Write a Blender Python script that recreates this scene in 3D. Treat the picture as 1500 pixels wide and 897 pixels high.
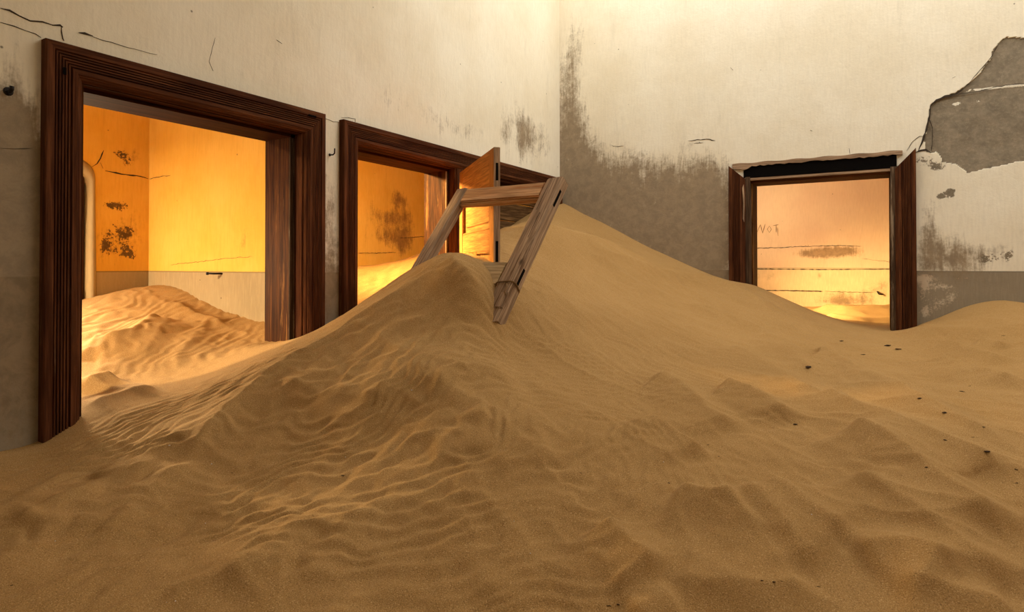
import bpy, bmesh, math, random
import numpy as np
from mathutils import Vector, Matrix
from math import radians, sin, cos, tan, pi

for o in list(bpy.data.objects): bpy.data.objects.remove(o, do_unlink=True)
SC = bpy.context.scene
COL = SC.collection
random.seed(7)

# ---------------------------------------------------------------- camera
# house frame: X = along the right hand wall, Y = along the left hand wall, Z up; the room corner is the origin
FPX, YAW, PITCH = 890.0, math.atan(537 / 890), radians(.6)
PY0 = 388.5 - FPX * tan(PITCH)
EYE = np.array([2.9200, -5.8300, 1.6])
cd = bpy.data.cameras.new('camera'); cam = bpy.data.objects.new('camera', cd); COL.objects.link(cam)
cam.location = EYE; cam.rotation_euler = (pi / 2 + PITCH, 0, YAW)
cd.sensor_width = 36; cd.lens = FPX / 1500 * 36; cd.shift_y = -(448.5 - PY0) / 1500
cd.clip_start = .02; cd.clip_end = 200
SC.camera = cam

# ---------------------------------------------------------------- light
SC.view_settings.view_transform = 'Standard'; SC.view_settings.look = 'None'
SC.view_settings.gamma = 1; SC.view_settings.use_curve_mapping = False
SC.view_settings.exposure = 0.0
W = bpy.data.worlds.new('sky'); SC.world = W; W.use_nodes = True
wn = W.node_tree.nodes; wl = W.node_tree.links
bg = wn['Background']; bg.inputs[1].default_value = 3.65
tc = wn.new('ShaderNodeTexCoord'); sx = wn.new('ShaderNodeSeparateXYZ'); cr = wn.new('ShaderNodeValToRGB')
wl.new(tc.outputs['Generated'], sx.inputs[0]); wl.new(sx.outputs[2], cr.inputs[0]); wl.new(cr.outputs[0], bg.inputs[0])
cr.color_ramp.elements[0].position = 0.0; cr.color_ramp.elements[0].color = (1.0, .90, .74, 1)
cr.color_ramp.elements[1].position = .7; cr.color_ramp.elements[1].color = (.97, .97, .94, 1)

def area(name, loc, aim, sx, sy, watts, color, spread=180):
    l = bpy.data.lights.new(name, 'AREA'); l.shape = 'RECTANGLE'; l.size = sx; l.size_y = sy
    l.energy = watts; l.color = color; l.spread = radians(spread)
    o = bpy.data.objects.new(name, l); COL.objects.link(o); o.location = loc
    o.rotation_euler = (Vector(aim) - Vector(loc)).to_track_quat('-Z', 'Y').to_euler()
    return o
GOLD = (1.0, .70, .30)
# daylight entering the side rooms through windows; the high right one is added fill
area('window_light_left_room', (-1.95, -7.6, 3.25), (-1.0, -3.15, 1.5), .34, .5, 185, (1, .78, .48), 120)
area('window_light_arch', (-2.42, -4.22, 1.68), (0.5, -4.9, .9), .8, .3, 46, (1, .76, .42), 84)
area('window_light_middle_room', (-2.75, -2.98, 3.2), (0.35, -1.78, 1.6), .6, .35, 88, (1, .66, .24), 45)
area('window_light_middle_wall', (-2.55, -3.5, 3.0), (-3.2, -1.2, 1.5), .3, .4, 210, (1, .78, .46), 100)
area('window_light_right_room', (.40, 1.5, 1.95), (2.9, 2.1, .95), .6, .4, 62, (1, .74, .34), 62)
area('fill_light_right_room_high', (.40, 1.6, 2.7), (3.4, 2.6, 1.7), .5, .5, 30, (1, .86, .66), 110)  # soft fill added to brighten the upper right room

# ---------------------------------------------------------------- numpy helpers
_c, _s = cos(YAW), sin(YAW)
RGT = np.array([_c, _s, 0]); FWD = np.array([-_s * cos(PITCH), _c * cos(PITCH), sin(PITCH)]); UPV = np.cross(RGT, FWD)
def ray(px, py): return RGT * (px - 750) / FPX + UPV * (PY0 - py) / FPX + FWD
def on_x(px, py, v=0.0): r = ray(px, py); return EYE + r * (v - EYE[0]) / r[0]
def on_y(px, py, v=0.0): r = ray(px, py); return EYE + r * (v - EYE[1]) / r[1]
def at(px, py, d): return EYE + ray(px, py) * d

def _hash(ix, iy, seed):
    n = (ix * 374761393 + iy * 668265263 + seed * 974634777) & 0xffffffff
    n = ((n ^ (n >> 13)) * 1274126177) & 0xffffffff
    return ((n ^ (n >> 16)) & 0xffff) / 65535.0
def vnoise(x, y, seed=0):
    x = np.asarray(x, float); y = np.asarray(y, float)
    ix = np.floor(x).astype(np.int64); iy = np.floor(y).astype(np.int64)
    fx = x - ix; fy = y - iy; fx = fx * fx * (3 - 2 * fx); fy = fy * fy * (3 - 2 * fy)
    a = _hash(ix, iy, seed); b = _hash(ix + 1, iy, seed); c = _hash(ix, iy + 1, seed); d = _hash(ix + 1, iy + 1, seed)
    return (a * (1 - fx) + b * fx) * (1 - fy) + (c * (1 - fx) + d * fx) * fy
def fbm(x, y, seed=0, o=4):
    r = 0; a = .5; t = 0
    for k in range(o):
        r = r + a * vnoise(x * 2 ** k, y * 2 ** k, seed + k * 17); t += a; a *= .5
    return r / t
def sstep(e0, e1, v):
    t = np.clip((v - e0) / (e1 - e0), 0, 1); return t * t * (3 - 2 * t)

# ---------------------------------------------------------------- object helpers
def link(o, parent=None):
    COL.objects.link(o)
    if parent is not None: o.parent = parent
    return o
def tag(o, label=None, cat=None, group=None, kind=None):
    if label: o['label'] = label
    if cat: o['category'] = cat
    if group: o['group'] = group
    if kind: o['kind'] = kind
    return o
def empty(name, loc=(0, 0, 0), mat=None):
    o = bpy.data.objects.new(name, None); o.empty_display_size = .1; COL.objects.link(o)
    if mat is not None: o.matrix_world = mat
    else: o.location = loc
    return o
def mesh_obj(name, verts, faces, mat=None, parent=None, smooth=False):
    me = bpy.data.meshes.new(name); me.from_pydata([tuple(map(float, v)) for v in verts], [], faces); me.update()
    if mat: me.materials.append(mat)
    if smooth: me.polygons.foreach_set('use_smooth', [True] * len(me.polygons))
    return link(bpy.data.objects.new(name, me), parent)
def bm_obj(name, bm, mat=None, parent=None, smooth=False, recalc=True):
    if recalc: bmesh.ops.recalc_face_normals(bm, faces=bm.faces)
    me = bpy.data.meshes.new(name); bm.to_mesh(me); bm.free()
    if mat: me.materials.append(mat)
    if smooth: me.polygons.foreach_set('use_smooth', [True] * len(me.polygons))
    return link(bpy.data.objects.new(name, me), parent)
def bm_box(bm, lo, hi, bev=0):
    lo = Vector(lo); hi = Vector(hi)
    r = bmesh.ops.create_cube(bm, size=1, matrix=Matrix.Translation((lo + hi) / 2) @ Matrix.Diagonal((*(hi - lo), 1)))
    if bev:
        es = list({e for v in r['verts'] for e in v.link_edges})
        bmesh.ops.bevel(bm, geom=es, offset=bev, segments=2, affect='EDGES')
def box(name, lo, hi, mat, parent=None, bev=0):
    bm = bmesh.new(); bm_box(bm, lo, hi, bev); return bm_obj(name, bm, mat, parent)

# ---------------------------------------------------------------- materials
def new_mat(name):
    m = bpy.data.materials.new(name); m.use_nodes = True; n = m.node_tree
    return m, n, n.nodes['Principled BSDF']
def N(n, t, **k):
    x = n.nodes.new(t)
    for a, v in k.items():
        if a in ('inp',):
            for i, vv in v.items(): x.inputs[i].default_value = vv
        else: setattr(x, a, v)
    return x
def noise(n, vec, scale, detail=4, rough=.55, dist=0):
    x = N(n, 'ShaderNodeTexNoise'); x.inputs['Scale'].default_value = scale; x.inputs['Detail'].default_value = detail
    x.inputs['Roughness'].default_value = rough; x.inputs['Distortion'].default_value = dist
    n.links.new(vec, x.inputs['Vector']); return x.outputs['Fac']
def mapped(n, vec, scale=(1, 1, 1), loc=(0, 0, 0)):
    x = N(n, 'ShaderNodeMapping'); x.inputs['Scale'].default_value = scale; x.inputs['Location'].default_value = loc
    n.links.new(vec, x.inputs['Vector']); return x.outputs[0]
def mth(n, op, a, b=None, c=None, clamp=False):
    x = N(n, 'ShaderNodeMath', operation=op, use_clamp=clamp)
    for i, v in enumerate((a, b, c)):
        if v is None: continue
        if isinstance(v, (int, float)): x.inputs[i].default_value = v
        else: n.links.new(v, x.inputs[i])
    return x.outputs[0]
def ramp(n, fac, e0, e1, v0=0.0, v1=1.0):
    x = N(n, 'ShaderNodeMapRange', interpolation_type='SMOOTHSTEP')
    x.inputs[1].default_value = e0; x.inputs[2].default_value = e1; x.inputs[3].default_value = v0; x.inputs[4].default_value = v1
    n.links.new(fac, x.inputs[0]); return x.outputs[0]
def mixc(n, fac, a, b, blend='MIX'):
    x = N(n, 'ShaderNodeMix', data_type='RGBA', blend_type=blend)
    if isinstance(fac, (int, float)): x.inputs[0].default_value = fac
    else: n.links.new(fac, x.inputs[0])
    for i, v in ((6, a), (7, b)):
        if isinstance(v, tuple): x.inputs[i].default_value = (*v, 1) if len(v) == 3 else v
        else: n.links.new(v, x.inputs[i])
    return x.outputs[2]
def bump(n, bs, h, strength, dist, prev=None):
    x = N(n, 'ShaderNodeBump'); x.inputs['Strength'].default_value = strength; x.inputs['Distance'].default_value = dist
    n.links.new(h, x.inputs['Height'])
    if prev is not None: n.links.new(prev, x.inputs['Normal'])
    n.links.new(x.outputs[0], bs.inputs['Normal']); return x.outputs[0]
def objco(n): return N(n, 'ShaderNodeTexCoord').outputs['Object']

def wood(name, dark, light, axis='Z', worn=None, worn_amt=.0, rough=.75, knots=False, gs=1.0, extra=None):
    m, n, bs = new_mat(name); co = objco(n)
    big, sml = 34 * gs, 1.6 * gs
    sc = {'X': (sml, big, big), 'Y': (big, sml, big), 'Z': (big, big, sml)}[axis]
    v = mapped(n, co, sc)
    g1 = noise(n, v, 1.0, 6, .65, .6)
    fs = tuple(s * 3.2 for s in sc); g2 = noise(n, mapped(n, co, fs), 1.0, 4, .6)
    col = mixc(n, ramp(n, g1, .3, .72), dark, light)
    col = mixc(n, ramp(n, g2, .35, .62, .0, .55), col, tuple(c * .35 for c in dark))
    if worn is not None:
        w1 = noise(n, mapped(n, co, tuple(s * .35 for s in sc)), 1.0, 6, .7)
        w2 = noise(n, mapped(n, co, sc), .8, 6, .75)
        wf = mth(n, 'ADD', w1, mth(n, 'MULTIPLY', w2, .8))
        col = mixc(n, ramp(n, wf, 1.12 - worn_amt, 1.24 - worn_amt), col, worn)
    if knots:
        vo = N(n, 'ShaderNodeTexVoronoi'); vo.inputs['Scale'].default_value = 5.5
        ks = {'X': (.6, 1.2, 1.2), 'Y': (1.2, .6, 1.2), 'Z': (1.2, 1.2, .6)}[axis]
        n.links.new(mapped(n, co, ks), vo.inputs['Vector'])
        col = mixc(n, ramp(n, vo.outputs['Distance'], .03, .10, .85, 0.0), col, tuple(c * .3 for c in dark))
    n.links.new(col, bs.inputs['Base Color']); bs.inputs['Roughness'].default_value = rough
    bs.inputs['Specular IOR Level'].default_value = .04
    h = mth(n, 'ADD', g1, mth(n, 'MULTIPLY', g2, .6))
    bump(n, bs, h, .6, .0025)
    return m
M = {}
DK, LT, WN = (.055, .017, .007), (.150, .054, .020), (.22, .12, .06)
for a in 'XYZ':
    M['casing' + a] = wood('dark_red_brown_wood_' + a, DK, LT, a, WN, .05)
    M['jamb' + a] = wood('flaking_brown_varnished_wood_' + a, (.030, .009, .003), (.115, .038, .009), a, (.24, .105, .028), .12, .6)
    M['grey' + a] = wood('weathered_grey_wood_' + a, (.27, .165, .095), (.50, .335, .205), a, (.13, .07, .035), .10, .85, True)
    M['leaf' + a] = wood('pine_door_wood_' + a, (.33, .135, .034), (.46, .20, .052), a, (.20, .07, .02), .03, .6, True)
    M['old' + a] = wood('old_dark_wood_' + a, (.05, .028, .016), (.15, .09, .05), a, (.30, .22, .14), .16)
M['head'] = wood('shaded_underside_red_brown_wood', (.030, .008, .003), (.075, .022, .008), 'Y')  # darker copy of the casing wood, underside shade put into its colour
M['pale'] = wood('pale_bare_wood', (.46, .30, .14), (.66, .48, .27), 'X', (.24, .13, .05), .10, .85)
M['rail'] = wood('red_flaked_rail_wood', (.44, .21, .085), (.64, .38, .19), 'X', (.36, .095, .025), .14, .75, True)
M['board'] = wood('boarding_dark_wood', (.07, .035, .015), (.24, .13, .05), 'Y', (.03, .015, .01), .15, .85, True)
def plain(name, col, rough=.8, metal=0):
    m, n, bs = new_mat(name)
    f = noise(n, objco(n), 60, 4); c = mixc(n, f, tuple(x * .6 for x in col), tuple(min(1, x * 1.3) for x in col))
    n.links.new(c, bs.inputs['Base Color']); bs.inputs['Roughness'].default_value = rough; bs.inputs['Metallic'].default_value = metal
    bs.inputs['Specular IOR Level'].default_value = .05 if rough > .85 else .4
    return m
M['iron'] = plain('rusty_black_iron', (.018, .013, .011), .55, .5)
M['crack'] = plain('dark_crack', (.055, .04, .028), 1)
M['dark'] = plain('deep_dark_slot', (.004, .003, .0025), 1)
M['chip'] = plain('dark_wood_chip', (.035, .018, .010), .9)
M['shell'] = plain('pale_grit', (.62, .56, .47), .7)
M['rope'] = plain('old_fibre_tie', (.22, .13, .06), .95)
M['lime'] = plain('pale_lime_edge', (.62, .54, .40), .95)

# plaster: the attributes 'stain' and 'bare' place the damp patches and the lost paint; the noise frays them
def plaster(name, paint_a, paint_b, damp, bare, dado=None, dado_z=1.55, coat=1.0):
    m, n, bs = new_mat(name); co = objco(n)
    st = N(n, 'ShaderNodeAttribute', attribute_name='stain').outputs['Fac']
    ba = N(n, 'ShaderNodeAttribute', attribute_name='bare').outputs['Fac']
    cloud = noise(n, co, 1.3, 5, .6)
    streak = noise(n, mapped(n, co, (9, 9, 1.2)), 1.0, 6, .65, .4)
    brush = noise(n, mapped(n, co, (70, 70, 9)), 1.0, 4, .6)
    fine = noise(n, co, 55, 5, .7)
    mid = noise(n, co, 11, 6, .7, .3)
    paint = mixc(n, ramp(n, cloud, .3, .7), paint_a, paint_b)
    paint = mixc(n, ramp(n, brush, .35, .75, 0, .22), paint, tuple(c * .72 for c in paint_a))
    paint = mixc(n, ramp(n, streak, .55, .8, 0, .30), paint, tuple(c * .62 for c in paint_a))
    if dado is not None:
        sx_ = N(n, 'ShaderNodeSeparateXYZ'); n.links.new(co, sx_.inputs[0])
        dz = mth(n, 'ADD', sx_.outputs[2], mth(n, 'MULTIPLY', mth(n, 'SUBTRACT', mid, .5), .004))
        dcol = mixc(n, ramp(n, cloud, .3, .7), dado, tuple(c * .8 for c in dado))
        dcol = mixc(n, ramp(n, brush, .4, .75, 0, .3), dcol, tuple(min(1, c * 1.35) for c in dado))
        paint = mixc(n, ramp(n, dz, dado_z - .004, dado_z + .004, 1, 0), paint, dcol)
        line = mth(n, 'COMPARE', dz, dado_z, .0045)
        paint = mixc(n, mth(n, 'MULTIPLY', line, .65), paint, tuple(c * .35 for c in dado))
    # soft damp
    s1 = mth(n, 'ADD', st, mth(n, 'ADD', mth(n, 'MULTIPLY', mth(n, 'SUBTRACT', streak, .5), .9), mth(n, 'MULTIPLY', mth(n, 'SUBTRACT', fine, .5), .45)))
    s1 = mth(n, 'ADD', s1, mth(n, 'MULTIPLY', mth(n, 'SUBTRACT', mid, .5), .8))
    s1 = mth(n, 'ADD', s1, mth(n, 'MULTIPLY', mth(n, 'SUBTRACT', brush, .5), .5))
    sf = ramp(n, s1, .34, .92, 0, .92)
    dmp = mixc(n, ramp(n, mid, .35, .65), damp, tuple(c * .72 for c in damp))
    col = mixc(n, sf, paint, dmp)
    # speckled crisp loss
    b1 = mth(n, 'ADD', ba, mth(n, 'ADD', mth(n, 'MULTIPLY', mth(n, 'SUBTRACT', mid, .5), .75), mth(n, 'MULTIPLY', mth(n, 'SUBTRACT', fine, .5), .7)))
    bf = ramp(n, b1, .47, .53)
    bcol = mixc(n, ramp(n, mid, .3, .7), bare, tuple(c * .66 for c in bare))
    bcol = mixc(n, ramp(n, fine, .45, .7, 0, .35), bcol, tuple(min(1, c * 1.5) for c in bare))
    col = mixc(n, bf, col, bcol)
    sc_ = N(n, 'ShaderNodeAttribute', attribute_name='scuff').outputs['Fac']
    sc_ = mth(n, 'ADD', sc_, mth(n, 'ADD', mth(n, 'MULTIPLY', mth(n, 'SUBTRACT', mid, .5), .7), mth(n, 'MULTIPLY', mth(n, 'SUBTRACT', fine, .5), .9)))
    col = mixc(n, ramp(n, sc_, .42, .62, 0, .85), col, mixc(n, ramp(n, cloud, .35, .65), tuple(c * .8 for c in paint_a), (.52, .33, .20)))
    # pin holes
    vo = N(n, 'ShaderNodeTexVoronoi'); vo.inputs['Scale'].default_value = 6; n.links.new(co, vo.inputs['Vector'])
    col = mixc(n, ramp(n, vo.outputs['Distance'], .02, .045, .8, 0), col, tuple(c * .5 for c in bare))
    n.links.new(col, bs.inputs['Base Color']); bs.inputs['Roughness'].default_value = .93
    bs.inputs['Specular IOR Level'].default_value = .12
    h = mth(n, 'ADD', mth(n, 'MULTIPLY', fine, .5), mth(n, 'MULTIPLY', mid, .9))
    h = mth(n, 'SUBTRACT', h, mth(n, 'MULTIPLY', bf, .9))
    bump(n, bs, h, .55, .004)
    return m
CREAM_A, CREAM_B = (.73, .64, .475), (.81, .74, .59)
DAMP, BARE = (.285, .205, .122), (.255, .205, .140)
M['cream'] = plaster('cream_limewash_plaster', CREAM_A, CREAM_B, DAMP, BARE, (.29, .235, .160), 1.55)
M['ochre'] = plaster('ochre_yellow_plaster', (.67, .36, .048), (.74, .43, .085), (.30, .15, .04), (.15, .085, .03), (.36, .26, .135), 1.55)
M['peach'] = plaster('peach_cream_plaster', (.70, .47, .27), (.76, .55, .31), (.34, .21, .10), (.30, .20, .11), (.76, .55, .28), 1.56)

# ---------------------------------------------------------------- wall panels (fine grid on the visible face, solid core behind)
def blob(u, z, cu, cz, ru, rz, amp): return amp * np.exp(-(((u - cu) / ru) ** 2 + ((z - cz) / rz) ** 2))
def px_blobs(u, z, lst, hit, ax):
    f = np.zeros_like(u)
    for (px, py, rx, ry, a) in lst:
        c = hit(px, py); e = hit(px + rx, py); g = hit(px, py - ry)
        f += blob(u, z, c[ax], c[2], abs(e[ax] - c[ax]), abs(g[2] - c[2]), a)
    return f
def grid_wall(name, axis, plane, u0, u1, z0, z1, step, holes, field, mat, core_t, sgn, extra=None, relief=True, parent=None):
    """axis 'X': wall in the plane x=plane, u is y; axis 'Y': plane y=plane, u is x. sgn = side of the core."""
    nu = int(round((u1 - u0) / step)); nz = int(round((z1 - z0) / step))
    us = np.linspace(u0, u1, nu + 1); zs = np.linspace(z0, z1, nz + 1)
    U, Z = np.meshgrid(us, zs, indexing='ij'); U = U.ravel(); Z = Z.ravel()
    stain, bare, dep = field(U, Z)
    off = plane + sgn * (dep + (.0015 * (fbm(U * 2.5, Z * 2.5, 5) - .5) * 2 if relief else 0))
    co = np.stack([off, U, Z], 1) if axis == 'X' else np.stack([U, off, Z], 1)
    I, J = np.meshgrid(np.arange(nu), np.arange(nz), indexing='ij'); I = I.ravel(); J = J.ravel()
    uc = us[I] + step / 2; zc = zs[J] + step / 2; keep = np.ones(len(I), bool)
    for (a, b, c, d) in holes: keep &= ~((uc > a) & (uc < b) & (zc > c) & (zc < d))
    I = I[keep]; J = J[keep]; k = nz + 1
    q = np.stack([I * k + J, (I + 1) * k + J, (I + 1) * k + J + 1, I * k + J + 1], 1)
    if (axis == 'X') == (sgn > 0): q = q[:, ::-1]
    nv0 = len(co); allv = [co]; faces = q.tolist()
    # core boxes around the holes
    rects = extra if extra is not None else [(u0, u1, z0, z1)]
    for (a, b, c, d) in rects:
        p0, p1 = plane + sgn * .03, plane + sgn * core_t
        vs = []
        for p in (p0, p1):
            for (uu, zz) in ((a, c), (b, c), (b, d), (a, d)): vs.append((p, uu, zz) if axis == 'X' else (uu, p, zz))
        n0 = nv0; nv0 += 8; allv.append(np.array(vs))
        faces += [[n0 + i for i in f] for f in ((0, 1, 2, 3), (7, 6, 5, 4), (0, 4, 5, 1), (1, 5, 6, 2), (2, 6, 7, 3), (3, 7, 4, 0))]
    co = np.concatenate(allv)
    o = mesh_obj(name, co, faces, mat, parent)
    me = o.data
    for nm, arr in (('stain', stain), ('bare', bare)):
        at_ = me.attributes.new(nm, 'FLOAT', 'POINT'); v = np.zeros(len(co)); v[:len(arr)] = arr
        at_.data.foreach_set('value', v)
    return o

HZ = 2.52; OPZ = 2.385
D1 = (-4.567, -3.395); D2 = (-2.967, -1.880); D3 = (-1.70, -.17); D4 = (1.905, 3.035)
WTOP = 4.9
def f_left(u, z):
    s = px_blobs(u, z, [(20, 250, 45, 130, .9), (15, 330, 60, 110, .9), (20, 520, 70, 160, .95), (20, 170, 30, 40, .35), (487, 236, 8, 16, -.9), (484, 300, 20, 120, .5), (484, 420, 25, 60, .62),
        (575, 145, 26, 26, .36), (640, 175, 34, 26, .42), (605, 100, 12, 60, .28), (768, 200, 16, 38, .9), (740, 190, 9, 30, .5), (798, 205, 14, 36, .5), (690, 195, 26, 22, .45), (755, 120, 14, 50, .22), (340, 100, 30, 12, .25),
        (430, 115, 40, 12, .22), (700, 130, 60, 40, .12)], on_x, 1)
    s += .10 * sstep(2.9, 2.3, z)
    b = px_blobs(u, z, [(15, 250, 20, 30, .15)], on_x, 1)
    return s, b, np.zeros_like(u)
def in_poly(u, z, poly):
    c = np.zeros(u.shape, bool); n = len(poly); j = n - 1
    for i in range(n):
        (xi, yi), (xj, yj) = poly[i], poly[j]
        t = ((yi > z) != (yj > z)) & (u < (xj - xi) * (z - yi) / (yj - yi + 1e-12) + xi); c ^= t; j = i
    return c
PATCH = [tuple(on_y(*p)[[0, 2]]) for p in [(1560, 40), (1492, 56), (1471, 54), (1461, 64), (1452, 84), (1440, 97), (1432, 110), (1416, 122), (1398, 136), (1378, 143), (1366, 150), (1361, 166), (1358, 188), (1353, 204), (1357, 222),
    (1372, 221), (1380, 236), (1402, 240), (1416, 254), (1440, 250), (1462, 247), (1500, 236), (1560, 238)]]
def f_right(u, z):
    s = px_blobs(u, z, [(832, 110, 18, 75, .9), (836, 200, 28, 60, 1.1), (846, 262, 44, 50, 1.2), (905, 305, 66, 62, 1.3), (985, 335, 80, 78, 1.5), (1035, 270, 26, 40, .8), (1040, 350, 56, 95, 1.3), (850, 300, 50, 60, 1.0), (930, 245, 24, 40, .45), (975, 262, 24, 36, .5),
        (1392, 378, 60, 30, 1.3), (1360, 335, 18, 50, .8), (1460, 420, 90, 22, .35), (1470, 370, 30, 16, .4), (1380, 430, 40, 26, .35), (900, 306, 36, 5, -.5), (955, 298, 24, 5, -.55), (885, 322, 14, 10, -.4), (955, 328, 5, 9, -.6), (940, 262, 7, 22, -.35), (960, 275, 5, 20, -.4), (1020, 290, 30, 8, -.3), (832, 235, 12, 5, -.6), (1030, 195, 20, 10, .28), (1015, 210, 12, 6, .3), (850, 60, 14, 50, .4), (1215, 235, 60, 8, .2)], on_y, 0)
    uu = u + .05 * (fbm(u * 9, z * 9, 3) - .5); zz = z + .05 * (fbm(u * 9, z * 9, 4) - .5)
    inside = in_poly(uu, zz, PATCH)
    b = inside * .95
    b += px_blobs(u, z, [(1392, 282, 12, 13, .62), (1376, 288, 9, 8, .5), (1372, 320, 4, 5, .4), (1450, 378, 26, 14, .5), (1480, 372, 14, 14, .45), (1400, 385, 30, 10, .4), (1420, 104, 8, 5, .42), (1358, 420, 16, 22, .36), (1390, 440, 16, 20, .34),
        (1352, 235, 20, 12, .55), (1380, 245, 22, 9, .5), (1071, 101, 3, 3, .3)], on_y, 0)
    # a pale fringe of old limewash crosses the bare render
    c0 = on_y(1412, 133); c1 = on_y(1500, 124)
    line = c0[2] + (c1[2] - c0[2]) * (u - c0[0]) / (c1[0] - c0[0])
    fr = np.exp(-((z - line) / .012) ** 2) * (u > c0[0] - .1); b -= fr * .7 * (fbm(u * 14, z * 14, 9) > .42)
    f2 = px_blobs(u, z, [(1400, 152, 14, 4, .5), (1432, 148, 8, 4, .45)], on_y, 0); b -= f2
    dep = np.where(inside, .011 + .004 * (fbm(u * 12, z * 12, 11) - .5), 0) * sstep(on_y(1400, 262)[2], on_y(1400, 215)[2], z)
    s = s / (1 + .35 * np.clip(s, 0, 3)); return s, np.clip(b, 0, 1), dep
wl_holes = [(D1[0] - .02, D1[1] + .02, 0, OPZ + .02), (D2[0] - .02, D2[1] + .02, 0, OPZ + .02), (D3[0] - .02, D3[1] + .02, 0, OPZ + .02)]
core_l = [(-9.5, D1[0] - .02, 0, WTOP), (D1[0] - .02, D1[1] + .02, OPZ + .02, WTOP), (D1[1] + .02, D2[0] - .02, 0, WTOP), (D2[0] - .02, D2[1] + .02, OPZ + .02, WTOP),
          (D2[1] + .02, D3[0] - .02, 0, WTOP), (D3[0] - .02, D3[1] + .02, OPZ + .02, WTOP), (D3[1] + .02, 5.0, 0, WTOP)]
wall_left = grid_wall('wall_left', 'X', 0, -5.2, 0.0, .4, WTOP, .02, wl_holes, f_left, M['cream'], .28, -1, core_l)
tag(wall_left, 'cream limewashed plaster wall with the two tall doorways, grey and stained low down', 'wall', kind='structure')
core_r = [(0.0, D4[0] - .02, 0, WTOP), (D4[0] - .02, D4[1] + .02, OPZ + .02, WTOP), (D4[1] + .02, 7.0, 0, WTOP)]
wall_right = grid_wall('wall_right', 'Y', 0, 0.0, 4.4, .9, WTOP, .009, [(D4[0] - .02, D4[1] + .02, 0, OPZ + .02)], f_right, M['cream'], .28, 1, core_r)
tag(wall_right, 'cream plaster wall with brown damp beside the corner and a broken patch of bare grey render', 'wall', kind='structure')
def add_scuff(o, blobs, hit, ax):
    me = o.data; co = np.zeros(len(me.vertices) * 3); me.vertices.foreach_get('co', co); co = co.reshape(-1, 3)
    v = px_blobs(co[:, ax], co[:, 2], blobs, hit, ax); a_ = me.attributes.new('scuff', 'FLOAT', 'POINT'); a_.data.foreach_set('value', v)
add_scuff(wall_right, [(1352, 425, 12, 30, .50), (1365, 408, 30, 8, .45), (1382, 420, 22, 6, .42), (1375, 448, 14, 14, .42), (1395, 436, 14, 12, .36), (1355, 460, 10, 10, .45), (1420, 408, 30, 5, .36), (1392, 438, 60, 20, .12)], on_y, 0)
add_scuff(wall_left, [(30, 500, 20, 60, .30), (484, 420, 10, 12, .3), (10, 190, 12, 40, .3)], on_x, 1)
def plain_wall(name, lo, hi, mat, label):
    o = box(name, lo, hi, mat); tag(o, label, 'wall', kind='structure'); return o
plain_wall('wall_back', (-.28, -9.8, 0), (7.3, -9.5, 3.75), M['cream'], 'cream plaster wall behind the viewer, below an added gap that lets in fill light')  # gap above this wall is added to let fill light in
plain_wall('wall_back_upper', (-.28, -9.8, 4.3), (7.3, -9.5, WTOP), M['cream'], 'cream plaster wall above the added fill light gap behind the viewer')
plain_wall('wall_east', (7.0, -9.5, 0), (7.3, 0.28, WTOP), M['cream'], 'cream plaster wall on the far right side of the sand-filled room, out of view')

o = box('ceiling', (0, -9.5, WTOP), (7, -2.8, WTOP + .2), M['cream']); tag(o, 'plaster ceiling left over the near half of the main room, open to the sky towards the corner', 'ceiling', kind='structure')
# side rooms -----------------------------------------------------
XF1 = -2.12; YP = -3.15
zc1 = on_x(131, 243, XF1)
ARCH_Y = on_x(134, 300, XF1)[1]; ARCH_Z = zc1[2]
def f_far1(u, z):
    h = lambda x, y: on_x(x, y, XF1)
    b = px_blobs(u, z, [(172, 222, 24, 14, .42), (190, 238, 16, 12, .45), (158, 300, 18, 9, .42), (185, 300, 18, 9, .45), (172, 350, 24, 20, .36), (192, 335, 14, 24, .34), (168, 325, 12, 24, .34), (195, 375, 16, 10, .40), (150, 360, 10, 24, .36), (178, 370, 28, 12, .3)], h, 1)
    s = px_blobs(u, z, [(180, 350, 40, 50, .55), (190, 230, 30, 20, .45)], h, 1)
    return s, b, np.zeros_like(u)
zero = lambda u, z: (np.zeros_like(u), np.zeros_like(u), np.zeros_like(u))
o = grid_wall('wall_left_room_far', 'X', XF1, -6.2, YP, .2, 3.6, .03, [(ARCH_Y - .98, ARCH_Y, 0, ARCH_Z)], f_far1, M['ochre'], .25, -1,
              [(-6.2, ARCH_Y - .98, 0, 3.6), (ARCH_Y - .98, ARCH_Y, ARCH_Z, 3.6), (ARCH_Y, YP - .0, 0, 3.6)], relief=False)
tag(o, 'ochre wall with black mould speckles and an arched doorway, seen far left through the large doorway', 'wall', kind='structure')
def f_perp(u, z):
    h = lambda x, y: on_y(x, y, YP)
    s = px_blobs(u, z, [(360, 345, 6, 24, .42), (350, 360, 10, 14, .3), (300, 330, 60, 40, .06)], h, 0); return s, s * 0, s * 0
o = grid_wall('wall_left_room_side', 'Y', YP, XF1, -.28, .2, 3.6, .03, [], f_perp, M['ochre'], .12, 1, relief=False)
tag(o, 'smooth yellow side wall with grey-brown dado, lit golden behind the large left doorway', 'wall', kind='structure')
XF2 = -3.25
def f_mid(u, z):
    h = lambda x, y: on_x(x, y, XF2)
    s = px_blobs(u, z, [(585, 293, 14, 16, .85), (575, 318, 26, 11, .7), (565, 345, 24, 20, .7), (590, 355, 16, 24, .65), (545, 300, 8, 22, .4), (600, 330, 12, 32, .4)], h, 1)
    return s, s * .0, s * 0
o = grid_wall('wall_middle_room_far', 'X', XF2, -3.1, 3.2, .2, 3.6, .03, [], f_mid, M['ochre_u'] if 'ochre_u' in M else M['ochre'], .2, -1, relief=False)
tag(o, 'yellow wall with a smudged damp patch seen through the narrower second doorway', 'wall', kind='structure')
YF4 = 3.0
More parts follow.
